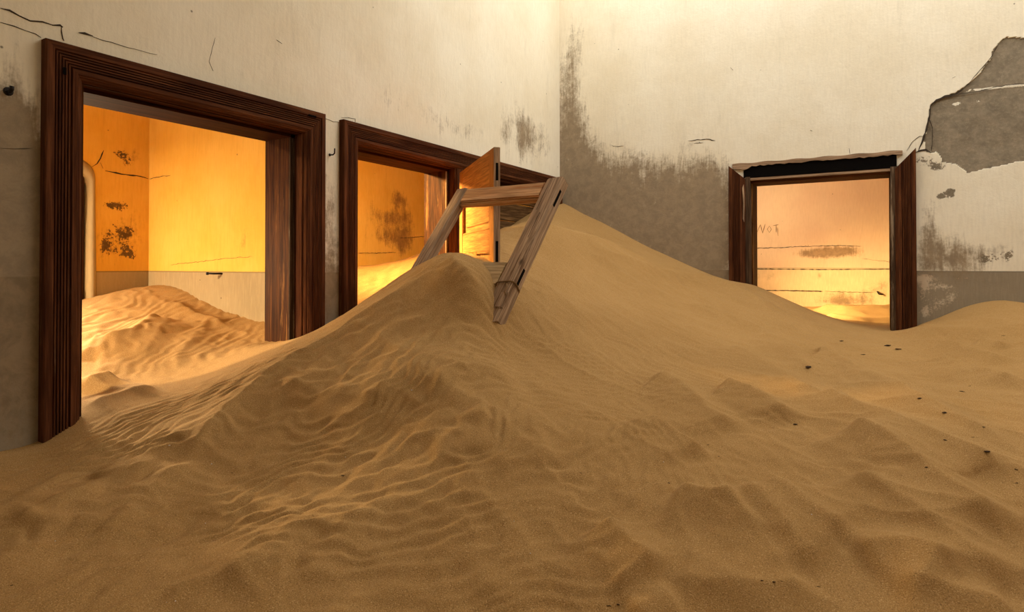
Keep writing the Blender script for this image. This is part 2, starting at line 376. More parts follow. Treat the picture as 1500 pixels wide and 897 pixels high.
def f_r4(u, z):
    h = lambda x, y: on_y(x, y, YF4)
    s = px_blobs(u, z, [(1220, 370, 44, 10, .95), (1235, 366, 20, 6, .35), (1180, 372, 22, 9, .5), (1130, 405, 24, 9, .5), (1285, 420, 24, 16, .6), (1200, 404, 5, 8, .45), (1235, 430, 40, 8, .5), (1240, 442, 50, 8, .9), (1130, 385, 20, 4, .3),
        (1240, 290, 8, 26, .22), (1290, 330, 8, 40, .2), (1170, 280, 8, 30, .16), (1110, 400, 6, 18, .3)], h, 0)
    b = px_blobs(u, z, [(1245, 444, 26, 4, .5), (1210, 441, 12, 4, .45), (1225, 372, 22, 4, .33)], h, 0)
    return s, b, s * 0
o = grid_wall('wall_right_room_far', 'Y', YF4, .3, 6.0, .2, 3.6, .02, [], f_r4, M['peach'], .2, 1, relief=False)
tag(o, 'peach plaster wall with horizontal seams and pencilled letters, seen through the right doorway', 'wall', kind='structure')
wall_r4 = o
# remaining shells of the side rooms, left and middle with a window opening
plain_wall('wall_left_room_window', (XF1, -6.45, 0), (-.28, -6.2, 1.3), M['ochre'], 'ochre wall under the window of the left side room, out of view')
plain_wall('wall_left_room_lintel', (XF1, -6.45, 2.9), (-.28, -6.2, 3.6), M['ochre'], 'ochre wall above the window of the left side room, out of view')
plain_wall('wall_middle_room_window', (XF2, -3.15, 0), (XF1 - .25, -3.03, 2.3), M['ochre'], 'ochre wall under the high window of the middle side room, out of view')
plain_wall('wall_middle_room_end', (XF2, 3.2, 0), (-.28, 3.4, 3.6), M['ochre'], 'ochre end wall of the middle side room, out of view')
plain_wall('wall_right_room_side', (6.0, .28, 0), (6.2, 3.2, 3.6), M['peach'], 'peach side wall of the right hand room, out of view')
for nm, lo, hi in (('left', (XF1 - .25, -6.45, 3.6), (-.28, -3.03, 3.75)), ('middle', (XF2 - .2, -3.03, 3.6), (-.28, 3.4, 3.75)), ('right', (0.0, .28, 3.6), (6.2, 3.2, 3.75))):
    o = box('ceiling' if nm == 'left' else 'ceiling', lo, hi, M['ochre']); tag(o, 'plain ceiling slab over the %s side room, above the doorway heads' % nm, 'ceiling', kind='structure')

# ---------------------------------------------------------------- sand: base form through measured points
XL = []
def cp(p): XL.append(np.asarray(p, float))
for p in [(0, 662), (52, 651), (112, 612), (470, 484), (497, 463), (522, 452)]: cp(on_x(*p))
for p in [(200, 583), (300, 548), (387, 508)]: cp(on_x(*p))
cp(on_x(430, 497))
for p in [(826, 298), (850, 311), (880, 325), (912, 342), (940, 357), (970, 371), (1000, 385), (1040, 402), (1068, 411), (1102, 417), (1150, 439), (1205, 463), (1260, 479), (1305, 485), (1341, 478), (1360, 471), (1380, 464), (1410, 451), (1440, 443), (1470, 440), (1500, 444)]: cp(on_y(*p))
for p in [(0, 897, 1.42), (300, 897, 1.46), (600, 897, 1.49), (900, 897, 1.49), (1200, 897, 1.47), (1500, 897, 1.45), (0, 760, 1.85), (110, 800, 1.72), (200, 705, 2.1), (260, 660, 2.3), (300, 622, 2.48), (360, 567, 2.72), (420, 522, 2.95), (470, 498, 3.08), (530, 457, 3.2), (570, 429, 3.23), (600, 407, 3.25), (625, 388, 3.23), (645, 379, 3.2), (670, 383, 3.12), (690, 397, 3.05), (703, 425, 2.98), (712, 455, 2.94), (721, 484, 2.9),
          (450, 600, 2.5), (300, 720, 2.05), (450, 700, 2.08), (450, 800, 1.72), (300, 800, 1.78), (600, 500, 2.78), (600, 560, 2.45), (650, 450, 2.95), (700, 560, 2.48), (700, 620, 2.21), (700, 700, 1.94), (700, 780, 1.73), (560, 620, 2.3),
          (742, 472, 3.0), (765, 440, 3.3), (800, 420, 3.8), (780, 380, 4.3), (760, 345, 4.72), (737, 334, 4.9), (770, 326, 5.0), (805, 331, 5.1), (842, 341, 5.3), (870, 348, 5.5), (905, 359, 5.7), (938, 368, 5.85), (860, 380, 4.9), (900, 450, 4.0), (1000, 450, 4.5), (1000, 520, 3.4), (900, 540, 3.0), (830, 500, 3.1), (1100, 520, 3.6), (1100, 465, 4.6), (1200, 500, 4.2), (1300, 520, 3.9), (1400, 500, 4.15), (1500, 500, 3.9), (1440, 470, 4.3),
          (1500, 600, 2.6), (1300, 620, 2.5), (1150, 650, 2.3), (1000, 640, 2.35), (870, 640, 2.2), (1500, 750, 1.85), (1300, 780, 1.75), (1100, 780, 1.75), (900, 750, 1.85), (1400, 860, 1.52)]: cp(at(*p))
for p in [(388, 472), (365, 469), (340, 462), (300, 444), (270, 426), (245, 418)]: cp(on_y(p[0], p[1], YP))
for p in [(200, 425), (150, 441), (117, 449)]: cp(on_x(p[0], p[1], XF1 + .25))
for p in [(115, 505, 3.5), (200, 500, 3.65), (300, 500, 3.75), (180, 560, 3.0)]: cp(at(*p))
for p in [(800, 339, 5.5), (842, 349, 5.68), (872, 355, 5.82)]: cp(at(*p))
for p in [(620, 389, 3.7), (640, 384, 3.9)]: cp(at(*p))
for p in [(0.1, -.8, 1.98), (0.08, -1.5, 1.75), (-.1, -1.9, 1.58), (-1.5, -1.75, 1.58), (-1.55, -1.2, 1.585), (-1.5, -2.6, 1.50), (-2.6, -.8, 1.45), (-2.6, -2.8, 1.3), (-3.2, 1, 1.3), (-1.5, 2, 1.4), (-1.5, .5, 1.65), (-.3, 1.5, 1.5),
          (-2, -6.1, 1.1), (-.4, -6.1, .95), (-2.1, -4.9, 1.15), (0, -7, .75), (1.5, -7.2, .66), (3.2, -6.6, .64), (3, -9.4, .7), (0, -9.4, .8), (6.9, -9.4, .7), (6.9, -5, .85), (6.9, -1, 1.2), (5, 0, 1.2), (5, -2.5, 1.05), (4.2, -4.5, .85),
          (1.7, 1.3, 1.12), (3.0, 1.2, .96), (4.5, 1.5, 1.0), (2.4, 1.6, .98), (1.0, 2.8, 1.1)]: cp(p)
for p in [(1205, 449), (1262, 446), (1300, 448)]: cp(on_y(p[0], p[1], YF4))
CP = np.array(XL)
def tps_fit(P, lam):
    n = len(P); d = np.hypot(P[:, None, 0] - P[None, :, 0], P[:, None, 1] - P[None, :, 1])
    K = np.where(d > 0, d * d * np.log(np.maximum(d, 1e-9)), 0) + lam * np.eye(n)
    A = np.zeros((n + 3, n + 3)); A[:n, :n] = K; A[:n, n] = A[n, :n] = 1; A[:n, n + 1] = A[n + 1, :n] = P[:, 0]; A[:n, n + 2] = A[n + 2, :n] = P[:, 1]
    return np.linalg.solve(A, np.concatenate([P[:, 2], [0, 0, 0]]))
WT = tps_fit(CP, .004)
def base(x, y):
    x = np.atleast_1d(np.asarray(x, float)); y = np.atleast_1d(np.asarray(y, float)); r = WT[-3] + WT[-2] * x + WT[-1] * y
    for i in range(len(CP)):
        d2 = (x - CP[i, 0]) ** 2 + (y - CP[i, 1]) ** 2
        r += WT[i] * .5 * d2 * np.log(np.maximum(d2, 1e-12))
    return r
def drop_px(pts, H, t0=.9, t1=9.5):
    """where the sight lines through these picture points meet the surface H"""
    out = []
    P = np.array([ray(*p) for p in pts]); ts = np.linspace(t0, t1, 900)
    for r in P:
        q = EYE[None] + r[None] * ts[:, None]; h = H(q[:, 0], q[:, 1]); k = np.argmax(q[:, 2] < h)
        if not (q[:, 2] < h).any(): k = len(ts) - 1
        a = q[max(k - 1, 0)]; b = q[k]; ha = a[2] - h[max(k - 1, 0)]; hb = h[k] - b[2]; w = ha / max(ha + hb, 1e-9); out.append(a + (b - a) * w)
    return np.array(out)

# brinks: sharp little crests, steep on the camera side, easy behind  (points, height, width near, width far)
BR = [
 ([(143, 789), (200, 722), (229, 697), (252, 683), (275, 670), (298, 664)], .016, .06, .16),
 ([(250, 690), (275, 656), (300, 622), (360, 567), (420, 522), (470, 498), (530, 457), (570, 429), (600, 407), (625, 388), (645, 379)], .030, .09, .22),
 ([(645, 379), (672, 383), (690, 397), (703, 425), (712, 452)], .012, .14, .05),
 ([(400, 545), (430, 566), (461, 579), (507, 578), (539, 570), (603, 574)], .022, .08, .20),
 ([(603, 574), (640, 548), (667, 527), (694, 528), (720, 541), (740, 548), (774, 551)], .020, .08, .18),
 ([(0, 772), (57, 737), (80, 726), (115, 712), (160, 708)], .014, .06, .16),
 ([(123, 694), (172, 694), (215, 687), (235, 680)], .010, .05, .12),
 ([(317, 859), (347, 836), (386, 817), (417, 799), (440, 812)], .012, .06, .14),
 ([(300, 880), (340, 822), (363, 790), (390, 770), (413, 770), (487, 770), (525, 751), (599, 743)], .013, .06, .15),
 ([(600, 640), (650, 615), (690, 605), (740, 612)], .008, .05, .12),
 ([(700, 680), (740, 650), (790, 645), (830, 660)], .008, .05, .12),
 ([(948, 535), (976, 540), (994, 553), (1021, 580), (1042, 599), (1058, 615), (1080, 624)], .024, .14, .10),
 ([(1045, 551), (1069, 552), (1096, 561), (1128, 586), (1160, 607)], .027, .16, .12),
 ([(940, 600), (978, 622), (1000, 639), (1021, 655), (1037, 659)], .022, .16, .05),
 ([(1204, 560), (1231, 585), (1248, 585), (1278, 599), (1322, 616), (1358, 631), (1385, 643), (1412, 658), (1444, 657), (1466, 668), (1500, 690)], .030, .15, .14),
 ([(1225, 606), (1268, 619), (1297, 641), (1322, 652), (1341, 668), (1361, 692), (1395, 712), (1420, 722), (1457, 746), (1500, 768)], .036, .15, .14),
 ([(1236, 678), (1265, 695), (1297, 719), (1334, 746), (1371, 764), (1411, 783), (1443, 814), (1490, 850)], .024, .14, .12),
 ([(1130, 690), (1150, 705), (1175, 732), (1189, 751), (1214, 766), (1250, 772)], .020, .12, .12),
 ([(1245, 795), (1257, 786), (1279, 777), (1303, 777), (1329, 786), (1360, 805), (1391, 823), (1417, 840)], .020, .11, .10),
 ([(1300, 845), (1347, 862), (1360, 870), (1400, 869), (1452, 860), (1476, 876), (1500, 889)], .016, .08, .12),
 ([(877, 747), (903, 776), (930, 800), (957, 821), (970, 831)], .024, .14, .10),
 ([(970, 833), (1010, 851), (1037, 864), (1077, 861), (1117, 853), (1157, 856), (1200, 840)], .012, .05, .16),
 ([(985, 705), (999, 709), (1021, 725), (1037, 736), (1053, 737), (1074, 729), (1084, 722)], .018, .12, .08),
 ([(1082, 704), (1103, 717), (1133, 744), (1165, 787), (1194, 829)], .014, .12, .10),
 ([(917, 897), (951, 883), (970, 864), (1000, 872)], .012, .08, .10),
 ([(1175, 511), (1199, 507), (1220, 517), (1250, 535), (1281, 550), (1311, 556), (1341, 574), (1371, 592), (1401, 610), (1449, 632), (1485, 662)], .026, .14, .14),
 ([(1110, 480), (1149, 500), (1179, 529), (1190, 545)], .018, .12, .12),
 ([(1359, 520), (1389, 526), (1431, 541), (1461, 547), (1500, 556)], .026, .14, .14),
 ([(1371, 496), (1401, 502), (1437, 517), (1480, 525)], .022, .12, .12), ([(1425, 499), (1450, 496), (1475, 505)], .018, .10, .10), ([(1345, 476), (1370, 484), (1420, 480), (1460, 488)], .016, .12, .12),
 ([(737, 335), (770, 326), (805, 331), (823, 334), (842, 341), (870, 348), (905, 359), (938, 368)], .030, .18, .14),
 ([(861, 367), (907, 381), (940, 386), (987, 400), (1010, 411)], .016, .12, .14), ([(835, 358), (879, 379), (907, 395), (940, 421), (970, 445)], .016, .12, .12), ([(990, 402), (1033, 402), (1062, 412), (1100, 432), (1140, 455)], .018, .14, .14),
 ([(1000, 440), (1050, 455), (1090, 475), (1130, 480)], .014, .12, .14), ([(870, 440), (920, 470), (970, 495), (1020, 520)], .012, .12, .14), ([(1060, 500), (1100, 520), (1150, 545), (1200, 580)], .014, .12, .14),
 ([(760, 400), (800, 415), (840, 450), (880, 480)], .012, .12, .14), ([(770, 455), (795, 455), (815, 475), (830, 490)], .010, .10, .10),
 ([(115, 560), (140, 550), (177, 540)], .028, .10, .12), ([(115, 495), (140, 490), (173, 495), (206, 479), (235, 449)], .040, .14, .14), ([(115, 592), (162, 578), (191, 571), (240, 560)], .014, .08, .10), ([(250, 430), (262, 450), (300, 462), (340, 474)], .02, .14, .12),
 ([(120, 520), (135, 500), (150, 490)], .02, .08, .08), ([(200, 530), (230, 500), (250, 470)], .012, .08, .10), ([(240, 540), (280, 500), (300, 475)], .012, .08, .10)]
BW = []
for pts, a, wn_, wf_ in BR:
    q = drop_px(pts, lambda x, y: base(x, y) + a * 2.0)[:, :2]
    # resample as a smooth line
    t = np.concatenate([[0], np.cumsum(np.hypot(*np.diff(q, axis=0).T))]); tt = np.linspace(0, t[-1], max(6, int(t[-1] / .05)))
    qx = np.interp(tt, t, q[:, 0]); qy = np.interp(tt, t, q[:, 1])
    for _ in range(8):
        qx[1:-1] = (qx[:-2] + 2 * qx[1:-1] + qx[2:]) / 4; qy[1:-1] = (qy[:-2] + 2 * qy[1:-1] + qy[2:]) / 4
    w = .006 * (fbm(tt * 9, tt * 0 + a * 999, 2) - .5) * 4; nx = np.gradient(qy); ny = -np.gradient(qx); L = np.hypot(nx, ny) + 1e-9
    rt = min(p[0] for p in pts) > 840
    BW.append((qx + w * nx / L, qy + w * ny / L, a * (1.1 if rt else 1), wn_ * (1.7 if rt else 1.3), wf_ * (1.3 if rt else .85), tt, tt[-1], rt))
for q, a in (([(2.2, 2.75), (2.6, 2.45), (2.95, 2.6), (3.3, 2.85)], .07), ([(2.3, 2.0), (2.7, 1.7), (3.05, 1.9), (3.4, 2.1)], .07), ([(2.4, 1.2), (2.8, .95), (3.2, 1.15)], .05)):
    q = np.array(q); t = np.arange(len(q)) * .4; tt = np.linspace(0, t[-1], 14); BW.append((np.interp(tt, t, q[:, 0]), np.interp(tt, t, q[:, 1]), a * .5, .25, .2, tt, tt[-1], True))
def brinks(x, y):
    r = np.zeros_like(x)
    for qx, qy, a, wn_, wf_, tt, L, rt in BW:
        R_ = 4 * max(wn_, wf_)
        k = np.where((x > qx.min() - R_) & (x < qx.max() + R_) & (y > qy.min() - R_) & (y < qy.max() + R_))[0]
        if len(k) == 0: continue
        X = x[k]; Y = y[k]; best = np.full(len(k), 1e9); sd = np.zeros(len(k)); tb = np.zeros(len(k))
        for i in range(len(qx) - 1):
            dx, dy = qx[i + 1] - qx[i], qy[i + 1] - qy[i]; l2 = dx * dx + dy * dy + 1e-12
            t = np.clip(((X - qx[i]) * dx + (Y - qy[i]) * dy) / l2, 0, 1)
            ex = X - qx[i] - t * dx; ey = Y - qy[i] - t * dy; d = ex * ex + ey * ey
            s = (dx * (Y - qy[i]) - dy * (X - qx[i])); m = d < best
            best[m] = d[m]; sd[m] = s[m]; tb[m] = (tt[i] + t * (tt[i + 1] - tt[i]))[m]
        d = np.sqrt(best)
        # which side of the line does the camera stand on
        c = .5 * (EYE[0] + 0); mid = len(qx) // 2; dx, dy = qx[min(mid + 1, len(qx) - 1)] - qx[mid - 1], qy[min(mid + 1, len(qx) - 1)] - qy[mid - 1]
        near = -1.0   # all lines run left to right: the steep face is on their right hand
        wd = np.where(sd * near > 0, wn_, wf_)
        e_ = .14 if rt else .22; endf = sstep(-.02, e_ * L + .02, tb) * sstep(-.02, e_ * L + .02, L - tb)
        blunt = np.sqrt(d * d + .006 ** 2) - .006
        r[k] += a * 1.15 * (.25 + .75 * endf) * (np.clip(1 - blunt / wd, 0, 1) ** 1.35 if rt else np.exp(-blunt / wd)) * np.where(endf > 0, 1, 0) * endf
    return r
def saw(ph, k=.72):
    f = ph - np.floor(ph)
    return np.where(f < k, f / k, (1 - f) / (1 - k))
def wdir(p0, p1):
    q = drop_px([p0, p1], base)[:, :2]; d = q[1] - q[0]; d /= np.hypot(*d); n = np.array([-d[1], d[0]])
    if np.dot(n, EYE[:2] - q[0]) < 0: n = -n       # points to the camera
    return n, q.mean(0)
#            line in picture           wavelength  height   blobs of presence (px,py,radius m)
RT = [(((440, 545), (560, 490)), .058, .0055, [(520, 520, .55), (600, 480, .5), (430, 600, .5)]),
      (((360, 640), (460, 575)), .075, .0060, [(420, 640, .5), (520, 620, .5), (330, 700, .45)]),
      (((560, 665), (720, 610)), .060, .0045, [(650, 640, .55), (760, 600, .5), (600, 720, .4), (500, 700, .4)]),
      (((700, 570), (860, 550)), .055, .0038, [(780, 530, .5), (720, 500, .4), (850, 560, .35), (820, 640, .35)]),
      (((600, 790), (760, 750)), .060, .0026, [(700, 760, .35), (820, 700, .3), (560, 830, .3), (760, 840, .3)]),
      (((250, 840), (420, 770)), .075, .0032, [(300, 790, .35), (180, 840, .35), (420, 850, .3)]),
      (((160, 660), (290, 610)), .050, .0065, [(220, 640, .28), (280, 600, .25), (180, 670, .2)]),
      (((60, 700), (160, 690)), .075, .0050, [(80, 740, .4), (30, 700, .35)]),
      (((860, 440), (960, 500)), .060, .0035, [(900, 480, .7), (960, 520, .5), (840, 430, .6)]),
      (((1000, 400), (1080, 440)), .12, .0040, [(1020, 430, .8), (1100, 460, .7)]),
      (((960, 640), (1010, 700)), .045, .0050, [(960, 650, .2), (1000, 690, .15)]),
      (((1150, 640), (1300, 700)), .11, .0040, [(1200, 660, .4), (1120, 690, .3)]),
      (((1250, 500), (1400, 560)), .13, .0050, [(1300, 500, .8), (1420, 540, .7), (1450, 600, .5)]),
      (((330, 500), (380, 470)), .07, .0060, [(330, 490, .5), (300, 520, .4)]),
      (((180, 480), (260, 430)), .09, .0070, [(200, 470, .6), (260, 450, .5)]),
      (((545, 430), (575, 395)), .16, .012, [(550, 415, .9)])]
RW = []
for ln, lam, amp, bl in RT:
    n_, c_ = wdir(*ln); q = drop_px([(b[0], b[1]) for b in bl], base)[:, :2]
    RW.append((n_, lam, amp, [(q[i, 0], q[i, 1], bl[i][2]) for i in range(len(bl))]))
def ripples(x, y):
    r = np.zeros_like(x)
    wx = (fbm(x * 1.7 + 3, y * 1.7, 21, 3) - .5); wy = (fbm(x * 5 + 9, y * 5, 23, 3) - .5)
    wz = (fbm(x * 13 + 9, y * 13, 29, 2) - .5)
    brk = sstep(.30, .55, fbm(x * 4.3, y * 4.3, 31, 3))
    for j, (n_, lam, amp, bl) in enumerate(RW):
        m = np.zeros_like(x)
        for (cx, cy, rr) in bl: m = np.maximum(m, np.exp(-((x - cx) ** 2 + (y - cy) ** 2) / rr ** 2))
        k = np.where(m > .04)[0]
        ph = (x[k] * n_[0] + y[k] * n_[1]) / lam + wx[k] * .50 / lam + wy[k] * .13 / lam + wz[k] * .8
        p = saw(ph, .30); p = p * p * (3 - 2 * p) * .6 + p * .4
        r[k] += amp * (p - .5) * np.minimum(1, m[k] * 1.5) * (.35 + .65 * brk[k])
    return r
TER = []
for ln, lam, amp, c, rr in [(((330, 760), (450, 660)), .24, .012, (400, 720), .75), (((560, 800), (700, 700)), .20, .013, (640, 760), .6), (((480, 560), (600, 500)), .21, .010, (540, 530), .6),
                            (((1150, 600), (1350, 720)), .20, .005, (1280, 680), .9), (((1200, 500), (1400, 590)), .22, .005, (1330, 540), 1.2), (((1000, 760), (1150, 860)), .22, .003, (1080, 800), .5), (((60, 800), (180, 730)), .22, .010, (100, 770), .5)]:
    n_, _ = wdir(*ln); c_ = drop_px([c], base)[0]; TER.append((n_, lam, amp, c_[0], c_[1], rr))
def relief(x, y):
    lump = .022 * (fbm(x * 1.3, y * 1.3, 41, 3) - .5) + .014 * (fbm(x * 4, y * 4, 43, 3) - .5)
    rdg = 1 - np.abs(2 * fbm(x * 3.1 + y * 1.2, y * 5.2, 47, 3) - 1); lump += .010 * (rdg ** 3 - .5)
    # families of soft terraces: they climb to the upper right on the left half, to the lower right on the other
    for n_, lam, amp, cx, cy, rr in TER:
        m = np.exp(-(((x - cx) ** 2 + (y - cy) ** 2) / rr ** 2))
        ph = (x * n_[0] + y * n_[1]) / lam + (fbm(x * 1.5, y * 1.5, int(lam * 1000), 3) - .5) * 3.2 + (fbm(x * 6, y * 6, int(lam * 777), 2) - .5) * .55
        lump = lump + amp * (saw(ph, .28) - .5) * m * (.3 + .7 * sstep(.3, .6, fbm(x * 2.6, y * 2.6, int(lam * 500), 2)))
    tiny = .0022 * (fbm(x * 22, y * 22, 51, 3) - .5)
    return lump + tiny
def H(x, y):
    x = np.asarray(x, float); y = np.asarray(y, float); b = base(x, y)
    dw = np.minimum(np.abs(x), np.abs(y) * .6); k = sstep(0, .3, dw) * .85 + .15
    return b + brinks(x, y) * 2.0 + ripples(x, y) * k * 1.3 + relief(x, y) * k

def sand_mat():
    m, n, bs = new_mat('golden_brown_sand'); co = objco(n)
    big = noise(n, co, 1.6, 4, .6); g = noise(n, co, 300, 2, .85); g2 = noise(n, co, 120, 3, .7)
    col = mixc(n, ramp(n, big, .3, .7), (.325, .180, .058), (.375, .214, .074))
    col = mixc(n, ramp(n, g, .53, .70, 0, .85), col, (.13, .068, .026))
    col = mixc(n, ramp(n, g, .45, .30, 0, .75), col, (.66, .44, .20))
    col = mixc(n, ramp(n, g2, .35, .7, 0, .25), col, (.27, .145, .055))
    n.links.new(col, bs.inputs['Base Color']); bs.inputs['Roughness'].default_value = .95; bs.inputs['Specular IOR Level'].default_value = .1
    p = bump(n, bs, g2, .35, .003); bump(n, bs, g, .7, .002, p)
    return m
M['sand'] = sand_mat()
def sand_patch(patches, name, label):
    vs, fs, off = [], [], 0
    for (x0, x1, y0, y1, st) in patches:
        nx = max(1, int(round((x1 - x0) / st))); ny = max(1, int(round((y1 - y0) / st)))
        X, Y = np.meshgrid(np.linspace(x0, x1, nx + 1), np.linspace(y0, y1, ny + 1), indexing='ij'); X = X.ravel(); Y = Y.ravel()
        vs.append(np.stack([X, Y, H(X, Y) - (.012 if st > .05 else 0)], 1))
        I, J = np.meshgrid(np.arange(nx), np.arange(ny), indexing='ij'); I = I.ravel(); J = J.ravel(); k = ny + 1
        cx = x0 + (I + .5) * (x1 - x0) / nx; cy = y0 + (J + .5) * (y1 - y0) / ny      # no sand inside the masonry
        inl = (cx > -.25) & (cx < -.03) & ~((cy > D1[0] - .03) & (cy < D1[1] + .03)) & ~((cy > D2[0] - .03) & (cy < D3[1] + .03))
        inr = (cy > .03) & (cy < .25) & (cx > -.1) & ~((cx > D4[0] - .03) & (cx < D4[1] + .03))
        ok = ~(inl | inr); I = I[ok]; J = J[ok]
        fs.append(np.stack([I * k + J, (I + 1) * k + J, (I + 1) * k + J + 1, I * k + J + 1], 1) + off); off += len(X)
    V = np.concatenate(vs); Fc = np.concatenate(fs); me = bpy.data.meshes.new(name)
    me.vertices.add(len(V)); me.vertices.foreach_set('co', V.ravel()); me.loops.add(len(Fc) * 4); me.loops.foreach_set('vertex_index', Fc.ravel())
    me.polygons.add(len(Fc)); me.polygons.foreach_set('loop_start', np.arange(0, len(Fc) * 4, 4)); me.update(calc_edges=True)
    me.polygons.foreach_set('use_smooth', np.ones(len(Fc), bool)); me.materials.append(M['sand']); me.update()
    o = link(bpy.data.objects.new(name, me)); return tag(o, label, 'sand', kind='stuff')
sand_patch([(0, 4.15, -5.65, 0, .0085), (0, 4.2, -9.5, -5.6, .08), (4.1, 7, -9.5, 0, .08)], 'sand_dune', 'great rippled sand drift filling the main room from the foreground up into the corner')
sand_patch([(XF1 - .3, 0, -5.0, YP, .012), (XF1 - .9, 0, -6.5, -4.95, .08)], 'sand_drift', 'sunlit golden sand piled against the side wall inside the large left doorway')
sand_patch([(XF2, 0, -3.03, 3.2, .03)], 'sand_drift', 'bright yellow sand slope just inside the second doorway')
sand_patch([(.0, 6.0, 0, YF4, .02)], 'sand_drift', 'small glowing yellow sand ridges beyond the right doorway')

# ---------------------------------------------------------------- door frames
PROF = [(0, 0), (0, .040), (.004, .044), (.032, .044), (.036, .034)]
for k in range(5):
    w0 = .038 + k * .0115
    PROF += [(w0, .040), (w0 + .0065, .040), (w0 + .008, .031), (w0 + .0105, .031)]
PROF += [(.098, .042), (.116, .042), (.120, .036), (.124, .036), (.127, .030), (.134, .028), (.141, .018), (.141, 0)]
def sweep(name, prof, f0, f1, mat, parent, jitter=0):
    """prism through two end sections; f0/f1 map (w,h) to a point"""
    a = [f0(w, h) for w, h in prof]; b = [f1(w, h) for w, h in prof]; n = len(prof)
    fc = [(i, (i + 1) % n, n + (i + 1) % n, n + i) for i in range(n)] + [tuple(range(n - 1, -1, -1)), tuple(range(n, 2 * n))]
    bm = bmesh.new(); vv = [bm.verts.new(p) for p in a + b]
    for f in fc: bm.faces.new([vv[i] for i in f])
    return bm_obj(name, bm, mat, parent)
def frame_x(name, label, outer, inner, post=None, zb=(.5, .5), right=True, headprof=PROF):
    """casing and lining of an opening in the plane x=0 ; outer/inner = (y0,y1)"""
    r = empty(name, (0, inner[0], 1.0)); r.rotation_euler = (0, 0, 0)
    tag(r, label, 'door frame', kind='structure')
    off = lambda p: (p[0], p[1] - inner[0], p[2] - 1.0)
    y0, y1 = outer; CW = .141
    sweep('casing', PROF, lambda w, h: off((h, y0 + w, zb[0])), lambda w, h: off((h, y0 + w, HZ - w)), M['casingZ'], r)
    sweep('casing', headprof, lambda w, h: off((h, y0 + w, HZ - w)), lambda w, h: off((h, y1 - w, HZ - w)), M['casingY'], r)
    if right: sweep('casing', PROF, lambda w, h: off((h, y1 - w, zb[1])), lambda w, h: off((h, y1 - w, HZ - w)), M['casingZ'], r)
    return r, off
def lining_x(r, off, a, b, zt=OPZ):
    t = .028
    box('jamb', off((-.285, a - .02, .4)), off((.006, a + .012, zt)), M['jambZ'], r)
    box('jamb', off((-.285, b - t - .012, .4)), off((-.052, b + .02, zt)), M['jambZ'], r)
    box('jamb_rebate', off((-.056, b - .012, .4)), off((.008, b + .02, zt)), M['casingZ'], r)
    box('door_stop', off((-.062, b - t - .018, .4)), off((-.052, b - .010, zt - .03)), M['oldZ'], r, .002)
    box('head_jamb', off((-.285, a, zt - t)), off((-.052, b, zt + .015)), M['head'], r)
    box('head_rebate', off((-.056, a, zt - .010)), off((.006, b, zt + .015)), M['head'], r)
    
d1, o1 = frame_x('door_1', 'large fluted dark red-brown door frame at the far left, buried at the foot', (-4.708, -3.254), D1)
lining_x(d1, o1, *D1)
d2, o2 = frame_x('door_2', 'long fluted dark wooden frame running from the narrow plaster pier to the room corner', (-3.108, -.02), D2, right=False)
lining_x(d2, o2, *D2)
box('mullion_post', o2((-.285, D2[1] + .0, .6)), o2((.02, D3[0], OPZ + .01)), M['casingZ'], d2, .004)
sweep('casing', PROF, lambda w, h: o2((h, -.02 - w, 1.2)), lambda w, h: o2((h, -.02 - w, HZ - w)), M['casingZ'], d2)
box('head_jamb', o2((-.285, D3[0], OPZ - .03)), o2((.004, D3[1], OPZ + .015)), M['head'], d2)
# boarding of the blocked opening
for k in range(7):
    z0 = 1.15 + k * .175; b = box('board', o2((-.14 + random.uniform(-.008, .008), D3[0], z0)), o2((-.11 + random.uniform(-.004, .006), D3[1], z0 + .168)), M['board'], d2, .004)
# nail / lock scars on the casings
bmx = bmesh.new()
for (px, py, a, b) in [(95, 104, .010, .030)]:
    c = on_x(px, py, .046); bm_box(bmx, c - np.array([.003, a / 2, b / 2]), c + np.array([.002, a / 2, b / 2]))
ob = bm_obj('latch_scar', bmx, M['dark'], None); ob.parent = d1; ob.matrix_parent_inverse = Matrix.Translation((0, -D1[0], -1.0))
# bore head: a small lens of missing wood near the right end of the head casing
bmx = bmesh.new(); c = on_x(458, 170, .047); bm_box(bmx, c - np.array([.004, .03, .006]), c + np.array([.001, .03, .006]), .002)
ob = bm_obj('wood_scar', bmx, M['dark'], None); ob.parent = d1; ob.matrix_parent_inverse = Matrix.Translation((0, -D1[0], -1.0))

# right doorway: head casing has fallen away, a black plate stands for the shaded hollow
r4 = empty('door_4', (D4[0], 0, 1.0)); tag(r4, 'weathered dark wooden frame of the right doorway, its head casing broken away', 'door frame', kind='structure')
q4 = lambda p: (p[0] - D4[0], p[1], p[2] - 1.0)
X0, X1 = 1.745, 3.178
sweep('casing', PROF, lambda w, h: q4((X0 + w, -h, .7)), lambda w, h: q4((X0 + w, -h, HZ - .01 - w * .9)), M['casingZ'], r4)
sweep('casing', PROF, lambda w, h: q4((X1 - w, -h * 1.5, .7)), lambda w, h: q4((X1 - w, -h * 1.5, HZ + .01 - w * 1.1)), M['casingZ'], r4)
box('jamb', q4((D4[0] - .02, -.012, .7)), q4((D4[0] + .022, .05, 2.40)), M['oldZ'], r4, .003)
box('jamb', q4((D4[0] - .02, .05, .7)), q4((D4[0] + .034, .285, 2.36)), M['jambZ'], r4)
box('jamb', q4((D4[1] - .030, -.02, .7)), q4((D4[1] + .02, .02, 2.40)), M['oldZ'], r4, .003)
box('jamb', q4((D4[1] - .036, .02, .7)), q4((D4[1] + .02, .285, 2.36)), M['jambZ'], r4)
box('head_jamb', q4((D4[0], .03, 2.345)), q4((D4[1], .285, 2.375)), M['casingX'], r4)
box('head_strip', q4((D4[0] - .02, -.004, 2.366)), q4((D4[1] - .02, .03, 2.390)), M['greyX'], r4, .003)
